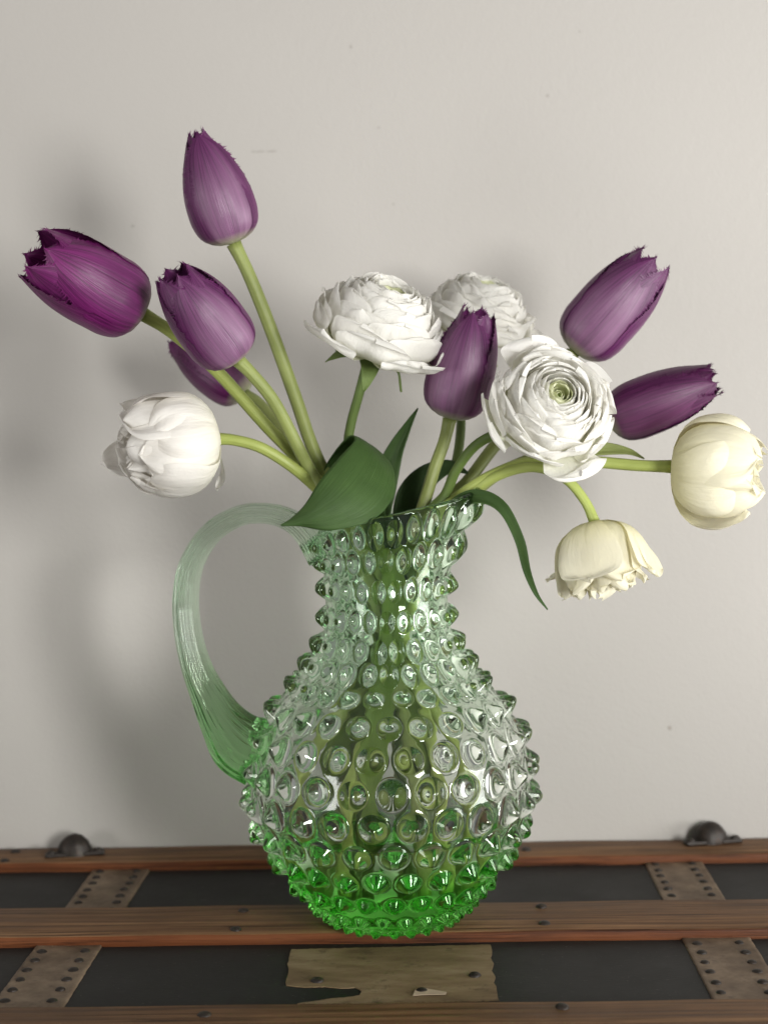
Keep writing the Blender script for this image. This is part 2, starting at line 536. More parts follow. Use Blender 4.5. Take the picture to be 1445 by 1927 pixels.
# tan patch left from a torn label, ragged outline
pts = [(548, 1788), (546, 1800), (541, 1815), (544, 1830), (538, 1845), (539, 1856), (575, 1859), (610, 1858), (640, 1861), (668, 1860), (681, 1866), (676, 1874),
       (655, 1878), (620, 1881), (590, 1886), (560, 1890), (700, 1889), (800, 1887), (938, 1884), (936, 1872), (933, 1858), (929, 1850), (931, 1840), (925, 1828), (929, 1815), (923, 1803), (926, 1790), (922, 1779)]
def ragged(pts, amp):
    o = []
    for i, p in enumerate(pts):
        q = pts[(i + 1) % len(pts)]
        d = math.hypot(q[0] - p[0], q[1] - p[1]); k = max(1, int(d/5))
        for j in range(k):
            t = j/k
            o.append((p[0] + (q[0] - p[0])*t + random.uniform(-amp, amp), p[1] + (q[1] - p[1])*t + random.uniform(-amp, amp)*.5))
    return o
def sheet(name, pts, z, th, mat, parent):
    import bmesh
    bm = bmesh.new()
    vs = [bm.verts.new(PZ(x, y, z)) for x, y in pts]
    f = bm.faces.new(vs)
    if f.normal.z < 0: f.normal_flip()
    bm.normal_update()
    g = bmesh.ops.extrude_face_region(bm, geom=[f])
    for v in [e for e in g['geom'] if isinstance(e, bmesh.types.BMVert)]: v.co.z += th
    bmesh.ops.triangulate(bm, faces=[x for x in bm.faces if len(x.verts) > 4])
    bmesh.ops.recalc_face_normals(bm, faces=bm.faces)
    me = bpy.data.meshes.new(name); bm.to_mesh(me); bm.free()
    return link(name, me, mat, parent)
patch = sheet('paper_patch', ragged(pts, 1.0), ZP + .0002, .0005, M['patch'], trunk)
patch['label'] = 'torn tan patch with ragged edges on the black panel'
for x, y in ((597, 1846), (893, 1836), (793, 1866)):
    stud('nail', random.choice(NAIL), PZ(x, y, ZP + .0007), patch, .9)
sheet('paper_scrap', [(777, 1874), (781, 1864), (800, 1861), (840, 1868), (838, 1872), (800, 1872.5)], ZP + .0012, .0004, M['scrap'], patch)

def clamp(px, py, parent):
    """domed iron slat clamp with flat feet"""
    c = PZ(px, py, 0)
    me = dome_mesh(.0098, .0112, 20, 7, seed=int(px))
    o = stud('slat_clamp', me, c, parent); o.rotation_euler = (0, 0, .2); o.scale = (1.15, .9, 1.2)
    for sx in (-1, 1):
        V = []
        f = link('foot', box((sx*.0105, -.004, .0011), (.012, .010, .0022), .0009), M['iron'], o, False)
        stud('nail', RIV[0], (0, 0, 0), o).location = (sx*.013, -.005, .0022)
clamp(142, 1607, s_back)
clamp(1336, 1584, s_back)

# ------------------------------------------------------------------ glass jug
jug = empty('glass_jug', (0, 0, 0), 'green hobnail glass jug with ribbed handle standing on the middle slat', 'jug')
zR = np.array([(0, 31.0), (2.5, 35), (8, 40.5), (13, 45), (19, 50), (31, 59), (44, 67), (58, 73.5), (70, 76), (86, 75.2), (102, 71.5), (119, 62.5),
               (130, 53), (140, 45), (150, 39), (163, 34.6), (180, 33.4), (197, 34.6), (208, 36.2), (214, 37.4), (219.5, 38.6)])*1e-3
NTH, NK = 720, 24
prof = cr(zR[:, ::-1], 4000)                     # (R, z)
sl = np.concatenate([[0], np.cumsum(np.linalg.norm(np.diff(prof, axis=0), axis=1))])
LEN = sl[-1]
NO = 400
so = np.linspace(0, LEN, NO)
Ro, Zo = np.interp(so, sl, prof[:, 0]), np.interp(so, sl, prof[:, 1])
dR, dZ = np.gradient(Ro), np.gradient(Zo)
ln = np.hypot(dR, dZ); nR, nZ = dZ/ln, -dR/ln    # outward normal
th = np.linspace(0, 2*np.pi, NTH, endpoint=False)
rows_z = np.array([2.6, 11, 23, 38, 53.5, 69.7, 86.5, 103, 118, 131, 142, 153.5, 169, 185, 200, 212.5])*1e-3
rows_s = np.interp(rows_z, prof[:, 1], sl)
knob_id = -np.ones((NO, NTH), int)
disp = np.zeros((NO, NTH)); qall = np.full((NO, NTH), 9.0)
knobs = []
for r, (z, s0) in enumerate(zip(rows_z, rows_s)):
    R = np.interp(s0, so, Ro)
    gap = min(abs(rows_s[i] - s0) for i in (r - 1, r + 1) if 0 <= i < len(rows_s))
    pitch = 2*np.pi*R/NK
    at = np.interp(z, [.02, .05, .12, .15], [.465, .475, .465, .46])*pitch
    az = min(.0094, .56*gap, at*(1.03 if z < .135 else 1.5)) if 0 < r else .0032
    H = np.interp(z, [0, .012, .03, .06, .12, .15, .2], [.0026, .0050, .0060, .0078, .0076, .0064, .0058])
    for k in range(NK):
        t0 = 2*np.pi*(k + .5*(r % 2) + .12)/NK + random.uniform(-.012, .012)
        dt = (th - t0 + np.pi) % (2*np.pi) - np.pi
        ds = so - s0 + random.uniform(-.0005, .0005)
        jt, jz, jh = at*random.uniform(.93, 1.04), az*random.uniform(.93, 1.04), H*random.uniform(.88, 1.08)
        si = np.where(np.abs(ds) < .014)[0]; ti = np.where(np.abs(dt)*R < .014)[0]
        q = np.sqrt((dt[ti][None, :]*Ro[si][:, None]/jt)**2 + (ds[si][:, None]/jz)**2)
        e = float(np.interp(z, [0, .03, .10, .15, .2], [.28, .26, .28, .55, .62]))
        def blunt(q, e):
            return np.clip((math.sqrt(1 + e*e) - np.sqrt(q*q + e*e))/(math.sqrt(1 + e*e) - e), 0, None)
        bell = .5 + .5*np.cos(np.pi*np.minimum(q/1.08, 1))         # soft foot
        if z < .14: h = jh*(.42*bell + .58*blunt(q/.85, .48))       # dome with a small nub
        else: h = jh*(.40*bell + .60*np.clip(1 - q*q, 0, None)**.72)
        ix = np.ix_(si, ti)
        better = h > disp[ix]
        d = disp[ix]; d[better] = h[better]; disp[ix] = d
        kk = knob_id[ix]; kk[better] = len(knobs); knob_id[ix] = kk
        knobs.append((r, t0, z, R))
rim = np.clip((Zo - .186)/(.2195 - .186), 0, 1)**1.4              # the flaring, tilted mouth
spout = np.exp(-((th + np.pi) % (2*np.pi) - np.pi)**2/(2*.42**2))
wav = .0012*np.sin(3*th + .6) + .0008*np.sin(5*th)
rimz = .0085*np.cos(th) + .0042 + .0055*spout + wav
rimr = .0015 + .0115*spout + .002*np.cos(th)
def surf(R, Z, rm):
    return R + rm*rimr[None, :], Z + rm*rimz[None, :]
Ra, Za = surf(Ro[:, None] + disp*nR[:, None], Zo[:, None] + disp*nZ[:, None], rim[:, None])
outer = np.stack([Ra*np.cos(th), Ra*np.sin(th), Za], -1)
# rim bead, then the inside wall going down, shallow dimples behind every knob
NB = 9
TW = np.interp(Zo, [0, .02, .06, .12, .2, .215], [.0075, .0055, .0042, .0040, .0038, .0034])
bead = []
for i in range(1, NB):
    a = np.pi*i/NB
    rr = Ro[-1] - TW[-1]/2 + TW[-1]/2*np.cos(a); zz = Zo[-1] + TW[-1]/2*.9*np.sin(a)
    A, B = surf(np.full((1, NTH), rr), np.full((1, NTH), zz), np.ones((1, 1)))
    bead.append(np.stack([A*np.cos(th), A*np.sin(th), B], -1)[0])
sel = np.arange(NO - 1, -1, -2)
FLOOR = .0105
Ri = Ro - TW*nR; Zi = Zo - TW*nZ
def blur(a):
    for _ in range(5):
        a = (a + np.roll(a, 1, 1) + np.roll(a, -1, 1))/3
        b = np.pad(a, ((1, 1), (0, 0)), 'edge'); a = (b[:-2] + b[1:-1] + b[2:])/3
    return a
dim = blur(disp)*.18*np.interp(Zo, [0, .03, .05], [0, 0, 1])[:, None]
A, B = surf((Ri[:, None] + dim*nR[:, None])[sel], (Zi[:, None] + dim*nZ[:, None])[sel], rim[sel][:, None])
keep = Zi[sel] > FLOOR + .004
A, B = A[keep], B[keep]
inner = np.stack([A*np.cos(th), A*np.sin(th), B], -1)
# rounded inside floor
r_in, z_in = A[-1].mean(), B[-1].mean()
fl = []
for f in np.linspace(0, 1, 14)[1:]:
    rr = r_in*(1 - f)**.9 if f < 1 else .0004
    zz = FLOOR + (z_in - FLOOR)*(1 - min(1, f*2.2))**2 + .0012*math.cos(f*9)*f
    fl.append(np.stack([rr*np.cos(th), rr*np.sin(th), np.full(NTH, zz)], -1))
# underside, closed to a shallow kick
un = []
for f in np.linspace(1, 0, 8)[:-1]:
    rr = .0004 + (Ro[0] - .0004)*(1 - f)
    un.append(np.stack([rr*np.cos(th), rr*np.sin(th), np.full(NTH, .0022*(f > .12)*min(1, f*2))], -1))
G = np.concatenate([np.array(un), outer, np.array(bead), inner, np.array(fl)])
G[..., 2] += .0012
o0 = len(un); NRW = len(G)
dth = np.roll(G, -1, 1) - np.roll(G, 1, 1)
dss = np.gradient(G, axis=0)
NRM = np.cross(dth, dss); NRM /= np.maximum(np.linalg.norm(NRM, axis=2), 1e-12)[..., None]
VV, NN = G.reshape(-1, 3), NRM.reshape(-1, 3)
FF = grid_faces(NRW, NTH, True)
frow = np.repeat(np.arange(NRW - 1), NTH)
lab = np.full(len(FF), -1)
om = (frow >= o0) & (frow < o0 + NO - 1)
kid = np.where(disp > 1.2e-4, knob_id, -1)
fr, fc = frow[om] - o0, np.tile(np.arange(NTH), NRW - 1)[om]
lab[om] = kid[fr, fc]
WATER = .0565
i0 = o0 + NO + NB - 1
fz = VV[FF][:, :, 2].mean(1)
wet = (frow >= i0) & (fz < WATER)
lab[wet] = -2
def sub(mask):
    f = FF[mask]
    u, inv = np.unique(f, return_inverse=True)
    return VV[u], inv.reshape(-1, 4), NN[u]
V, F, N_ = sub(lab == -1)
link('body', np_mesh('jug_body', V, F, normals=N_), M['glass'], jug)
# the 300 knobs that face the room are parts of their own, the others one part
vis = sorted(range(len(knobs)), key=lambda i: math.sin(knobs[i][1])*(.4 + knobs[i][3]/.08))
single = set(vis[:300])
order = np.argsort(lab, kind='stable'); ls = lab[order]
for i in range(len(knobs)):
    a, b = np.searchsorted(ls, i), np.searchsorted(ls, i, side='right')
    if i in single and b > a:
        V, F, N_ = sub(order[a:b])
        link('knob', np_mesh('knob', V, F, normals=N_), M['glass'], jug)
rest = np.isin(lab, [i for i in range(len(knobs)) if i not in single])
V, F, N_ = sub(rest)
tag(link('far_knobs', np_mesh('far_knobs', V, F, normals=N_), M['glass'], jug), kind='stuff')

# water: bounded by the inside of the glass and its own level surface
V, F, N_ = sub(lab == -2)
rows_w = G[i0:, 0, :]
wr = math.hypot(*rows_w[np.argmin(np.abs(rows_w[:, 2] - WATER)), :2])
ring = VV[FF[wet]].reshape(-1, 3)
rr = np.hypot(ring[:, 0], ring[:, 1]); wr = rr.max() + .0004
nv = len(V)
disc = [(0, 0, WATER)]
for q in np.linspace(.1, 1, 12):
    for j in range(96):
        a = 2*np.pi*j/96
        men = .0009*max(0, (q - .93)/.07)**2
        disc.append((wr*q*math.cos(a), wr*q*math.sin(a), WATER + men))
DF = []
for i in range(11):
    for j in range(96):
        a = 1 + i*96 + j; b = 1 + i*96 + (j + 1) % 96
        DF.append([nv + a, nv + a + 96, nv + b + 96, nv + b])
for j in range(96): DF.append([nv, nv + 1 + j, nv + 1 + (j + 1) % 96, nv])
DF = [f if f[0] != f[3] else f[:3] for f in DF]
V2 = np.vstack([V, np.array(disc)])
me = np_mesh('water', V2, F.tolist() + DF, mat_idx=[0]*len(F) + [1]*len(DF))
wat = link('water', me, [M['glass_wet'], M['water']])
tag(wat, 'shallow clear water standing in the bottom of the green jug', 'water')

# handle: ribbed band of glass
hp = [(604, 1052, 12.0, 7.0), (578, 1006, 11.5, 6.6), (545, 978, 11, 6.0), (500, 966, 10.5, 5.5), (450, 971, 10.5, 5.6), (398, 1003, 10.5, 6.0), (362, 1058, 10.8, 6.4),
      (350, 1122, 11, 6.7), (354, 1190, 11.5, 7.1), (370, 1255, 12, 7.8), (394, 1310, 13, 9.5), (420, 1358, 14.5, 12.5), (452, 1398, 16.5, 17), (492, 1420, 17, 18)]
C = cr([tuple(P(x, y, 0)) for x, y, _, _ in hp], 170)
t = np.linspace(0, 1, 170)
tk = np.concatenate([[0], np.cumsum([math.dist(hp[i][:2], hp[i + 1][:2]) for i in range(len(hp) - 1)])]); tk /= tk[-1]
wy = cr1(tk, [h[2] for h in hp], t)*1e-3; wt = cr1(tk, [h[3] for h in hp], t)*1e-3
T = np.gradient(C, axis=0); T /= np.linalg.norm(T, axis=1)[:, None]
Bn = np.tile([0, 1.0, 0], (170, 1)); Nn = np.cross(T, Bn); Nn /= np.linalg.norm(Nn, axis=1)[:, None]
ns = 120
an = np.linspace(0, 2*np.pi, ns, endpoint=False)
rib = 1 + .030*np.cos(26*an) + .012*np.cos(41*an + 1)
sq = (np.abs(np.cos(an))**2.6 + np.abs(np.sin(an))**2.6)**(-1/2.6)
V = C[:, None] + (wt[:, None]*np.sin(an)*sq*rib)[..., None]*Nn[:, None] + (wy[:, None]*np.cos(an)*sq*rib)[..., None]*Bn[:, None]
V = np.vstack([V.reshape(-1, 3), C[0], C[-1]]); k = len(V)
F = grid_faces(170, ns, True).tolist()
for j in range(ns):
    F.append([j, k - 2, (j + 1) % ns]); F.append([169*ns + (j + 1) % ns, k - 1, 169*ns + j])
me = np_mesh('handle', V, F)
link('handle', me, M['handle'], jug)

# ------------------------------------------------------------------ flowers
def frame(axis, spin):
    z = Vector(axis).normalized()
    x = Vector((0, -1, 0)) - z*Vector((0, -1, 0)).dot(z)      # spin 0 = towards the camera
    if x.length < .2: x = Vector((0, 0, 1)) - z*z.z
    x.normalize(); y = z.cross(x)
    m = np.array([x, y, z]).T
    c, s = math.cos(spin), math.sin(spin)
    return m@np.array([[c, -s, 0], [s, c, 0], [0, 0, 1.0]])

def petal(parent, origin, Fr, phi, tab, half, outline, mat, rc=1.0, edge=0.0, ruffle=0.0, crease=0.0, lean=0.0,
          fringe=0, nu=17, nv=22, tipcurl=0.0, seed=0, name='petal', wavek=3.0, side=0.0):
    """tab: list (v, r, z) of the mid line; half(v): half width table; rc: curvature radius as a multiple of r"""
    rr = random.Random(seed)
    tv = 1 - (1 - np.linspace(0, 1, nv))**(1.5 if fringe else 1.9)
    v_, r_, z_ = zip(*tab)
    r = cr1(v_, r_, tv); z = cr1(v_, z_, tv)
    hw = np.maximum(cr1([o[0] for o in outline], [o[1] for o in outline], tv)*half, .00015)
    u = np.linspace(-1, 1, nu)
    U, VT = np.meshgrid(u, tv)
    Rm, Zm, HW = r[:, None], z[:, None], hw[:, None]
    if fringe:
        jag = np.array([rr.uniform(.93, 1.05) for _ in range(nv)])
        HW = HW*np.where(np.abs(U) > .99, np.where(VT > .5, jag[:, None], 1), 1)
    RC = np.maximum(Rm*rc, .0025)
    ang = U*HW/RC
    ph = [rr.uniform(0, 6.28) for _ in range(4)]
    wob = ruffle*(np.sin(U*wavek + ph[0] + VT*2.2)*.6 + np.sin(U*wavek*2.1 + ph[1] - VT*3)*.35*np.abs(U) + np.sin(VT*7 + ph[2])*.3*U)*np.clip(VT*1.3, 0, 1)**1.5
    rad = Rm - RC + (RC + wob + edge*U*U*np.clip(VT*1.4, 0, 1) - crease*np.exp(-(U/.12)**2)*(1 - VT)*.9)*np.cos(ang)
    tan = (RC + wob)*np.sin(ang) + side*VT*VT
    ZZ = Zm + ruffle*.6*np.sin(U*wavek*1.3 + ph[3])*VT**2 + tipcurl*U*U*VT
    rad = rad + lean*VT*VT
    c, s = math.cos(phi), math.sin(phi)
    X = rad*c - tan*s; Y = rad*s + tan*c
    V = np.stack([X, Y, ZZ], -1).reshape(-1, 3)
    F = grid_faces(nv, nu).tolist()
    uv = np.stack([U*.5 + .5, VT], -1).reshape(-1, 2)
    if fringe:
        # short hairs along the upper margin
        ex, eu = [], []
        Vg = V.reshape(nv, nu, 3)
        path = [(i, 0) for i in range(nv)] + [(nv - 1, j) for j in range(nu)] + [(i, nu - 1) for i in range(nv - 1, -1, -1)]
        pts_ = [(Vg[i, j], Vg[i, min(max(j, 2), nu - 3)] if i < nv - 1 else Vg[nv - 4, j], tv[i], j/(nu - 1)) for i, j in path if tv[i] > .48]
        base = len(V)
        for a, b in zip(pts_[:-1], pts_[1:]):
            seg = np.linalg.norm(b[0] - a[0])
            for q in range(max(1, int(seg/.00055))):
                if rr.random() < .2: continue
                f = (q + rr.random())/max(1, int(seg/.00055))
                p = a[0] + (b[0] - a[0])*f; inn = a[1] + (b[1] - a[1])*f
                out = p - inn; out = out/max(np.linalg.norm(out), 1e-6)
                tng = (b[0] - a[0])/max(seg, 1e-6)
                vv = a[2]
                ln_ = fringe*rr.uniform(.35, 1.2)*min(1, (vv - .44)*3.2)
                rnd = np.array([rr.uniform(-.3, .3) for _ in range(3)])
                tip = p + (out + rnd + tng*rr.uniform(-.35, .35))*ln_
                w_ = .00042
                ex += [p - tng*w_ - out*.0004, p + tng*w_ - out*.0004, tip]; eu += [(a[3], vv)]*3
        if ex:
            V = np.vstack([V, np.array(ex)]); uv = np.vstack([uv, np.array(eu)])
            F += [[base + 3*i, base + 3*i + 1, base + 3*i + 2] for i in range(len(ex)//3)]
    V = V@Fr.T + np.array(origin)
    me = np_mesh(name, V, F, uv=uv)
    return link(name, me, mat, parent)

OUT_TULIP = [(0, .25), (.08, .62), (.2, .86), (.42, 1.0), (.60, .94), (.76, .74), (.90, .44), (1, .05)]
OUT_ROUND = [(0, .22), (.1, .38), (.3, .70), (.55, .98), (.75, 1.0), (.88, .82), (.95, .56), (.985, .32), (1, .02)]
OUT_POINT = [(0, .22), (.1, .42), (.3, .76), (.55, 1.0), (.74, .90), (.88, .60), (.96, .28), (1, .03)]
OUT_WIDE = [(0, .30), (.2, .60), (.45, .90), (.65, 1.0), (.80, .96), (.90, .80), (.95, .62), (.985, .36), (1, .02)]
OUT_SEPAL = [(0, .5), (.2, .9), (.4, 1), (.7, .7), (.9, .3), (1, .02)]

def stem(parent, pts, r0, r1, mat, inside):
    """pts (px, py, Y) from flower base down to the mouth of the jug, inside (x,y,z) on to the bottom"""
    w = [tuple(P(*p)) for p in pts] + list(inside)
    n = 90
    C = cr(w, n)
    r = np.linspace(r0, r1, n)*(1 + .03*np.sin(np.linspace(0, 9, n)))
    r[:3] *= [1.18, 1.1, 1.04]
    V, F, uv = tube(C, r, 14)
    return link('stem', np_mesh('stem', V, F, uv=uv), mat, parent)

GP = 'purple fringed tulips in the jug'
GW = 'white double tulips in the jug'
GR = 'white ranunculus in the jug'

def purple_tulip(label, base, tip, Rpx, opn, spin, mat, stem_pts, inside, smat='stem', seed=0, spread=(0,)*6, sr=(.0034, .0036), lens=(1,)*6):
    b, t = P(*base), P(*tip)
    ax = t - b; L = ax.length
    R = Rpx*.000288
    fl = empty('purple_tulip', b, label, 'tulip', GP)
    Fr = frame(ax, spin)
    rr = random.Random(seed)
    for i in range(6):
        outer_ = i < 3
        k = (1.0 if outer_ else .87)
        ll = L*(.97 if outer_ else 1.0)*lens[i]*rr.uniform(.98, 1.02)
        o = opn + spread[i]
        rk = [(.0, .10), (.06, .42), (.16, .78), (.30, .97), (.45, 1.0), (.62, .95 + .22*o), (.80, .78 + .60*o), (.92, .58 + .9*o), (1, .42 + 1.1*o)]
        zk = [0, .018, .088, .215, .375, .555, .755, .90, 1.0]
        tab = [(v, max(.0008, r*R*k), z*ll) for (v, r), z in zip(rk, zk)]
        phi = 2*math.pi*(i % 3)/3 + (0 if outer_ else math.pi/3) + rr.uniform(-.08, .08)
        petal(fl, b, Fr, phi, tab, R*(1.20 if outer_ else 1.10), OUT_TULIP, mat, rc=1.04 if outer_ else 1.0, edge=-.0012 if outer_ else .0004,
              ruffle=.0006, crease=.0009, fringe=.0026, nu=21, nv=30, seed=seed*10 + i)
    stem(fl, [base] + stem_pts, sr[0], sr[1], M[smat], inside)
    return fl

J = lambda x, y, z: (x, y, z)
f1 = purple_tulip('purple fringed tulip leaning far out with wide open fringed tip, beside two others', (268, 590, -.018), (62, 474, -.050), 74, .16, .35, M['p_magenta'],
             [(330, 630, -.012), (410, 700, -.008), (500, 800, -.004), (585, 890, .0)],
             [J(-.020, -.002, .220), J(.000, -.004, .180), J(.012, -.006, .140), J(.040, -.018, .088), J(.042, -.018, .034)], 'stem_y', seed=1, spread=(.02, .16, .10, .10, .12, .05))
f2 = purple_tulip('tallest purple tulip with closed egg-shaped bloom on a long stem', (440, 458, .0), (370, 252, -.012), 65, -.10, .15, M['p_mauve'],
             [(470, 520, .002), (510, 620, .006), (555, 745, .008), (596, 860, .008)],
             [J(-.018, .008, .220), J(-.004, .010, .180), J(.008, .012, .140), J(.020, .030, .080), J(.022, .034, .028)], 'stem', 2, (0, 0, 0, -.05, -.05, -.05), (.0036, .0038))
f3 = purple_tulip('purple fringed tulip with silvery petals in front of a leaning tulip stem', (446, 676, -.034), (322, 512, -.060), 65, .05, .25, M['p_mauve'],
             [(475, 705, -.030), (515, 755, -.024), (560, 840, -.012), (592, 900, -.006)],
             [J(-.019, -.012, .220), J(-.006, -.012, .180), J(.004, -.014, .140), J(.014, -.036, .085), J(.016, -.036, .030)], 'stem', 3, (.0, .06, .08, .04, .08, .02))
f4 = purple_tulip('half hidden dark purple tulip behind the other stems, close to the wall', (462, 742, .075), (330, 642, .085), 54, .0, .6, M['p_dark'],
             [(490, 760, .066), (530, 810, .050), (575, 880, .028)],
             [J(-.024, .016, .222), J(-.010, .018, .182), J(.000, .018, .140), J(.004, .040, .080), J(.004, .036, .028)], 'stem', 4, sr=(.0030, .0034))
f5 = purple_tulip('upright purple tulip with two split petals, between the ranunculus blooms', (846, 788, .004), (898, 584, -.004), 63, .04, -.30, M['p_mauve'],
             [(836, 830, .004), (818, 880, .003), (803, 930, .002)],
             [J(.018, .000, .220), J(.006, .000, .180), J(-.006, -.002, .140), J(-.026, -.010, .080), J(-.030, -.012, .028)], 'stem', 5, (.0, .10, .0, .02, .04, .0))
f6 = purple_tulip('mauve fringed tulip tilting up and outwards above the open-faced ranunculus', (1078, 662, .030), (1232, 486, .022), 68, .10, -.1, M['p_mauve'],
             [(1040, 720, .030), (985, 785, .028), (930, 840, .024), (880, 905, .020)],
             [J(.030, .014, .226), J(.012, .012, .182), J(-.004, .012, .140), J(-.022, .030, .080), J(-.024, .032, .028)], 'stem', 6, (.0, .10, .12, .08, .10, .05))
f7 = purple_tulip('dark purple tulip lying nearly level above the cream double tulip', (1142, 792, .026), (1350, 712, .018), 58, .06, .35, M['p_dark'],
             [(1080, 820, .028), (1010, 858, .026), (940, 890, .022), (890, 925, .018)],
             [J(.028, .022, .226), J(.014, .020, .182), J(.000, .020, .140), J(-.012, .042, .080), J(-.012, .038, .028)], 'stem', 7, (.0, .06, .05, .06, .08, .0))

def double_tulip(label, base, tip, Rpx, spin, mat, stem_pts, inside, seed, flare, extra=(), smat='stem_y', sr=(.0030, .0036), close=.50):
    b, t = P(*base), P(*tip)
    ax = t - b; L = ax.length; R = Rpx*.000288
    fl = empty('white_double_tulip', b, label, 'tulip', GW)
    Fr = frame(ax, spin); rr = random.Random(seed)
    rings = ((4, 1.0, .92, flare), (5, .88, .97, flare*.6), (5, .70, .99, .05), (6, .52, .97, .08), (5, .30, .92, .1))
    for ri, (n, kr, kl, fo) in enumerate(rings):
        for i in range(n):
            o = fo + rr.uniform(-.07, .14)
            ll = L*kl*rr.uniform(.90, 1.06)
            rj = rr.uniform(.95, 1.06)
            rk = [(0, .06), (.06, .34*rj), (.16, .68*rj), (.32, .95*rj), (.5, 1.04*rj + .08*o), (.68, 1.0*rj + .30*o), (.85, .82*rj + .7*o), (1, close*rj + 1.1*o)]
            zk = [0, .022, .10, .265, .47, .69, .88, 1.0]
            tab = [(v, max(.001, q*R*kr), z*ll) for (v, q), z in zip(rk, zk)]
            phi = 2*math.pi*(i + .5*(ri % 2))/n + rr.uniform(-.25, .25)
            petal(fl, b, Fr, phi, tab, R*(.84 - .08*ri)*rr.uniform(.85, 1.1), OUT_POINT if rr.random() < .6 else OUT_ROUND, mat, rc=1.08, edge=rr.uniform(-.002, .003), ruffle=.0022 + .0006*ri,
                  crease=.0010, nu=19, nv=24, seed=seed*100 + ri*10 + i, wavek=rr.uniform(3, 5.5))
    for (phi, tabm, half, ruf) in extra:
        petal(fl, b, Fr, phi, [(v, q*R, z*L) for v, q, z in tabm], half*R, OUT_ROUND, mat, rc=1.6, ruffle=ruf, nu=15, nv=20, seed=seed*7 + int(phi*50), edge=-.002)
    stem(fl, [base] + stem_pts, sr[0], sr[1], M[smat], inside)
    return fl
W1 = double_tulip('white double tulip nodding sideways over the glass handle', (408, 826, -.018), (240, 846, -.040), 90, .3, M['w_tulip'],
             [(440, 828, -.018), (490, 842, -.016), (545, 875, -.012), (596, 918, -.006)],
             [J(-.014, -.008, .218), J(.002, -.010, .180), J(.014, -.014, .140), J(.026, -.030, .085), J(.026, -.030, .030)], 31, .20,
             [(2.1, [(0, .1, 0), (.3, .9, .18), (.6, 1.2, .45), (1, 1.45, .85)], .30, .001), (3.0, [(0, .1, 0), (.3, .95, .2), (.6, 1.15, .6), (1, 1.25, 1.12)], .45, .002),
              (-2.4, [(0, .1, 0), (.2, .5, -.06), (.5, .9, -.10), (1, 1.25, -.04)], .14, .001)])
W2 = double_tulip('cream double tulip facing outwards at the end of a level stem', (1262, 878, -.016), (1426, 888, -.028), 96, .1, M['w_cream'],
             [(1200, 876, -.014), (1130, 870, -.012), (1060, 866, -.010), (985, 872, -.008), (915, 900, -.005), (862, 935, .0)],
             [J(.028, -.004, .224), J(.016, -.004, .190), J(.000, -.006, .145), J(-.044, -.020, .092), J(-.046, -.018, .036)], 32, .06, smat='stem_y', sr=(.0031, .0036), close=.58)
W3 = double_tulip('creamy white double tulip hanging upside down beside the spout', (1118, 982, -.020), (1142, 1112, -.030), 74, .5, M['w_cream'],
             [(1102, 946, -.019), (1070, 906, -.018), (1030, 884, -.015), (985, 880, -.012), (930, 898, -.008), (880, 932, -.003)],
             [J(.030, -.010, .226), J(.018, -.010, .190), J(.004, -.012, .145), J(-.020, -.036, .085), J(-.022, -.036, .030)], 33, .42,
             [(1.75, [(0, .1, 0), (.3, .8, .2), (.6, 1.1, .5), (1, 1.75, .62)], .26, .002), (-1.7, [(0, .1, 0), (.3, .9, .2), (.6, 1.2, .55), (1, 1.42, .92)], .34, .003)], sr=(.0026, .0034), close=.74)

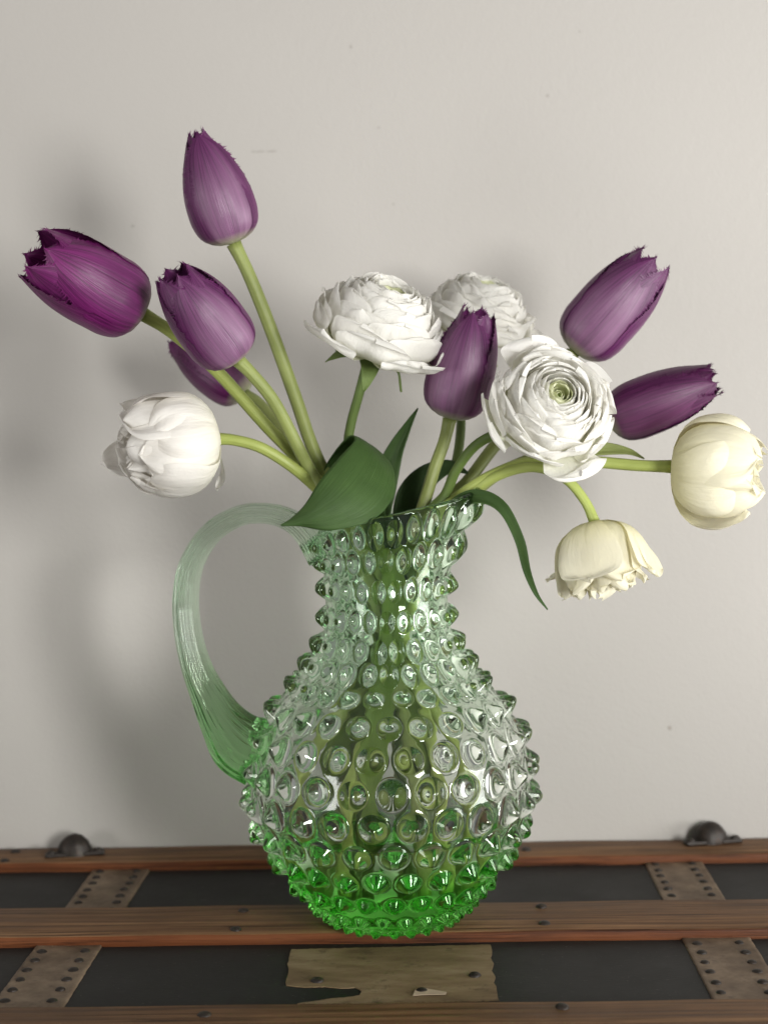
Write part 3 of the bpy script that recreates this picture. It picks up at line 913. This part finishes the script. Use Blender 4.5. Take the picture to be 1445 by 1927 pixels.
def ranunculus(label, base, axis, Rpx, spin, stem_pts, inside, seed, hgt=1.0, sepals=True, sr=(.0026, .0028), smat='stem_d'):
    b = P(*base); R = Rpx*.000288
    fl = empty('white_ranunculus', b, label, 'ranunculus', GR)
    Fr = frame(axis, spin); rr = random.Random(seed)
    H = .72*R*hgt
    rings = [(3, .08), (4, .13), (4, .19), (5, .25), (5, .32), (5, .39), (6, .46), (6, .53), (6, .60), (6, .67), (6, .75), (6, .84), (6, .93), (5, 1.02), (4, 1.12)]
    K = len(rings)
    for ri, (n, q) in enumerate(rings):
        t = ri/(K - 1)
        for i in range(n):
            j = rr.uniform(-.06, .06)
            rmax = R*(q + j*.35)
            # inner petals stand and close over the heart, outer ones spread and droop
            ztip = H*(.84 + .20*math.sin(min(t/.42, 1)*1.57) - .26*max(0, t - .42)**1.2*2 - .62*max(0, t - .66)**1.2*2.4) + rr.uniform(-.035, .035)*H
            rtip = rmax*(.66 + .30*min(1, t*1.15)) + .17*R*max(0, t - .70)*3.3*rr.uniform(.2, 1)
            zm = ztip*(.42 if t < .7 else .42 + .6*(t - .7))
            tab = [(0, .05*R, -.02*H), (.18, .05*R + .55*rmax, .02*H + .06*zm), (.45, rmax*.98, zm*.75), (.72, rmax*(1.03 - .10*(1 - t)), zm + (ztip - zm)*.52), (1, rtip, ztip)]
            phi = 2*math.pi*(i + rr.uniform(-.22, .22))/n + ri*2.4
            half = R*(.12 + .82*q - .36*q*q)*rr.uniform(.88, 1.12)
            mat = M['w_core'] if ri < 4 else M['w_pure']
            petal(fl, b, Fr, phi, tab, half, OUT_WIDE, mat, rc=1.01 if t < .75 else 1.2, edge=rr.uniform(-.0006, .0006)*(1 + 2*t), ruffle=(.0003 + .0022*t*t)*rr.uniform(.5, 1.5),
                  nu=15, nv=20, seed=seed*1000 + ri*20 + i, wavek=rr.uniform(3, 6.5), tipcurl=-.001*rr.random(), lean=rr.uniform(-.001, .002)*t)
    # green heart
    hv, hf, huv = tube([(0, 0, H*.2), (0, 0, H*.5), (0, 0, H*.68), (0, 0, H*.76)], [R*.04, R*.10, R*.09, R*.03], 12)
    hv = np.asarray(hv)@Fr.T + np.array(b)
    link('heart', np_mesh('heart', hv, hf, uv=huv), M['g_core'], fl)
    if sepals:
        for i in range(5):
            petal(fl, b, Fr, 2*math.pi*i/5 + rr.uniform(-.2, .2), [(0, .05*R, -.04*H), (.3, .25*R, -.10*H), (.6, .48*R, -.12*H), (1, .68*R, (-.22 + rr.uniform(-.25, .12))*H)], R*.17,
                  OUT_SEPAL, M['sepal'], rc=1.5, ruffle=.0008, nu=9, nv=12, seed=seed + i, name='sepal')
    stem(fl, [base] + stem_pts, sr[0], sr[1], M[smat], inside)
    return fl
R1 = ranunculus('white ranunculus seen from its side on a short straight stem', (698, 660, .002), (.36, -.34, .87), 121, .4,
           [(690, 685, .003), (676, 740, .006), (660, 800, .010), (655, 850, .012), (668, 920, .012)],
           [J(-.010, .012, .215), J(.000, .006, .180), J(.004, .004, .140), J(.006, .012, .080), J(.006, .014, .028)], 51, 1.5)
R2 = ranunculus('white ranunculus behind the upright purple tulip, nearest the wall', (890, 632, .085), (.30, -.30, .90), 104, 1.0,
           [(862, 680, .075), (868, 760, .058), (862, 850, .038), (838, 930, .022)],
           [J(.022, .012, .222), J(.010, .008, .180), J(-.002, .006, .140), J(-.010, .020, .080), J(-.010, .020, .028)], 52, 1.55)
R3 = ranunculus('big white ranunculus facing forward with green heart and frilled outer petals', (1024, 780, -.030), (.27, -.86, .42), 107, .2,
           [(990, 800, -.026), (945, 812, -.020), (895, 838, -.014), (858, 885, -.008), (838, 930, -.004)],
           [J(.022, -.008, .222), J(.010, -.010, .180), J(-.004, -.012, .140), J(-.014, -.026, .080), J(-.016, -.026, .028)], 53, 1.25)

# ------------------------------------------------------------------ leaves (parts of the tulips they grow from)
def patch_leaf(parent, rows, mat, n=44, m=19):
    R_ = [[tuple(P(*p)) for p in row] for row in rows]
    L_, C_, Rr_ = (cr([r[i] for r in R_], n) for i in range(3))
    V = []
    for a, c, b in zip(L_, C_, Rr_):
        for t in np.linspace(0, 1, m):
            V.append((1 - t)*(1 - 2*t)*a + 4*t*(1 - t)*c + t*(2*t - 1)*b)
    uv = [(j/(m - 1), i/(n - 1)) for i in range(n) for j in range(m)]
    me = np_mesh('leaf', V, grid_faces(n, m), uv=uv)
    o = link('leaf', me, mat, parent)
    md = o.modifiers.new('thickness', 'SOLIDIFY'); md.thickness = .0006; md.offset = 0
    return o
patch_leaf(f3, [[(690, 1090, .0), (706, 1090, .004), (722, 1090, .0)],
                [(655, 1000, .004), (690, 985, .012), (726, 980, .006)],
                [(616, 915, .006), (655, 895, .016), (712, 905, .012)],
                [(612, 880, .004), (658, 852, .012), (708, 868, .008)],
                [(652, 824, -.002), (690, 834, .004), (728, 864, .0)],
                [(668, 828, -.012), (705, 856, -.0135), (742, 893, -.012)],
                [(632, 868, -.026), (684, 902, -.0285), (738, 938, -.026)],
                [(600, 908, -.036), (644, 944, -.0405), (698, 980, -.038)],
                [(574, 950, -.041), (592, 972, -.047), (622, 998, -.044)],
                [(548, 976, -.044), (554, 982, -.046), (566, 990, -.045)],
                [(528, 988, -.046), (529, 989, -.046), (530, 990, -.046)]], M['leaf'], 70, 21)

def strip_leaf(parent, pts, widths, mat, cup=.25, twist=0.0, n=50, m=9, name='leaf'):
    C = cr([tuple(p) if len(p) == 3 and abs(p[0]) < 2 else tuple(P(*p)) for p in pts], n)
    t = np.linspace(0, 1, n)
    w = cr1(np.linspace(0, 1, len(widths)), widths, t)*.000288
    w = np.maximum(w, .0001)
    T = np.gradient(C, axis=0); T /= np.linalg.norm(T, axis=1)[:, None]
    view = np.array(CAM) - C; view /= np.linalg.norm(view, axis=1)[:, None]
    view = np.array([0, -1.0, .2]) - T*((np.array([0, -1.0, .2])*T).sum(1))[:, None]
    view /= np.linalg.norm(view, axis=1)[:, None]
    sd = np.cross(T, view)
    tw = twist*t
    a = sd*np.cos(tw)[:, None] + view*np.sin(tw)[:, None]
    b = view*np.cos(tw)[:, None] - sd*np.sin(tw)[:, None]
    u = np.linspace(-1, 1, m)
    V = C[:, None] + (w[:, None]*u)[..., None]*a[:, None] + (cup*w[:, None]*u*u)[..., None]*b[:, None]
    uv = [(j/(m - 1), i/(n - 1)) for i in range(n) for j in range(m)]
    o = link(name, np_mesh(name, V.reshape(-1, 3), grid_faces(n, m), uv=uv), mat, parent)
    md = o.modifiers.new('thickness', 'SOLIDIFY'); md.thickness = .0006; md.offset = 0
    return o
strip_leaf(f5, [(.0, .008, .150), (.0, .010, .185), (712, 990, .014), (722, 920, .018), (742, 855, .020), (766, 805, .020), (786, 768, .018)], [10, 16, 20, 24, 26, 15, 1], M['leaf'], .35, .3)
strip_leaf(f6, [(.004, .014, .150), (.010, .018, .190), (772, 985, .024), (778, 935, .026), (805, 898, .026), (846, 880, .022), (880, 890, .012)], [8, 14, 24, 34, 32, 20, 2], M['leaf_d'], .3, .2)
strip_leaf(W3, [(.010, -.006, .190), (.026, -.010, .216), (866, 948, -.012), (905, 937, -.018), (945, 958, -.024), (975, 1015, -.028), (990, 1075, -.028), (1008, 1118, -.026), (1030, 1147, -.024)],
           [10, 13, 15, 15, 13, 10, 9, 6, 1], M['leaf'], .5, .5)
for par_, pp_ in ((f1, [(.004, -.018, .205), (.003, -.016, .165), (-.004, -.024, .125), (-.010, -.036, .085), (-.010, -.038, .050)]),
                 (f2, [(-.006, -.012, .210), (-.002, -.010, .165), (.010, -.018, .125), (.018, -.028, .090), (.020, -.032, .060)]),
                 (f5, [(.010, -.004, .210), (.004, -.004, .165), (-.016, -.010, .125), (-.030, -.016, .095), (-.034, -.018, .070)])):
    strip_leaf(par_, pp_, [20, 22, 26, 22, 5], M['leaf_o'], .3, .3)        # leaf sheaths pushed down into the neck
strip_leaf(W2, [(1010, 872, -.004), (1070, 850, .0), (1130, 846, .002), (1180, 850, .002), (1212, 863, .0)], [5, 14, 15, 10, 1], M['stem'], .4, .4)
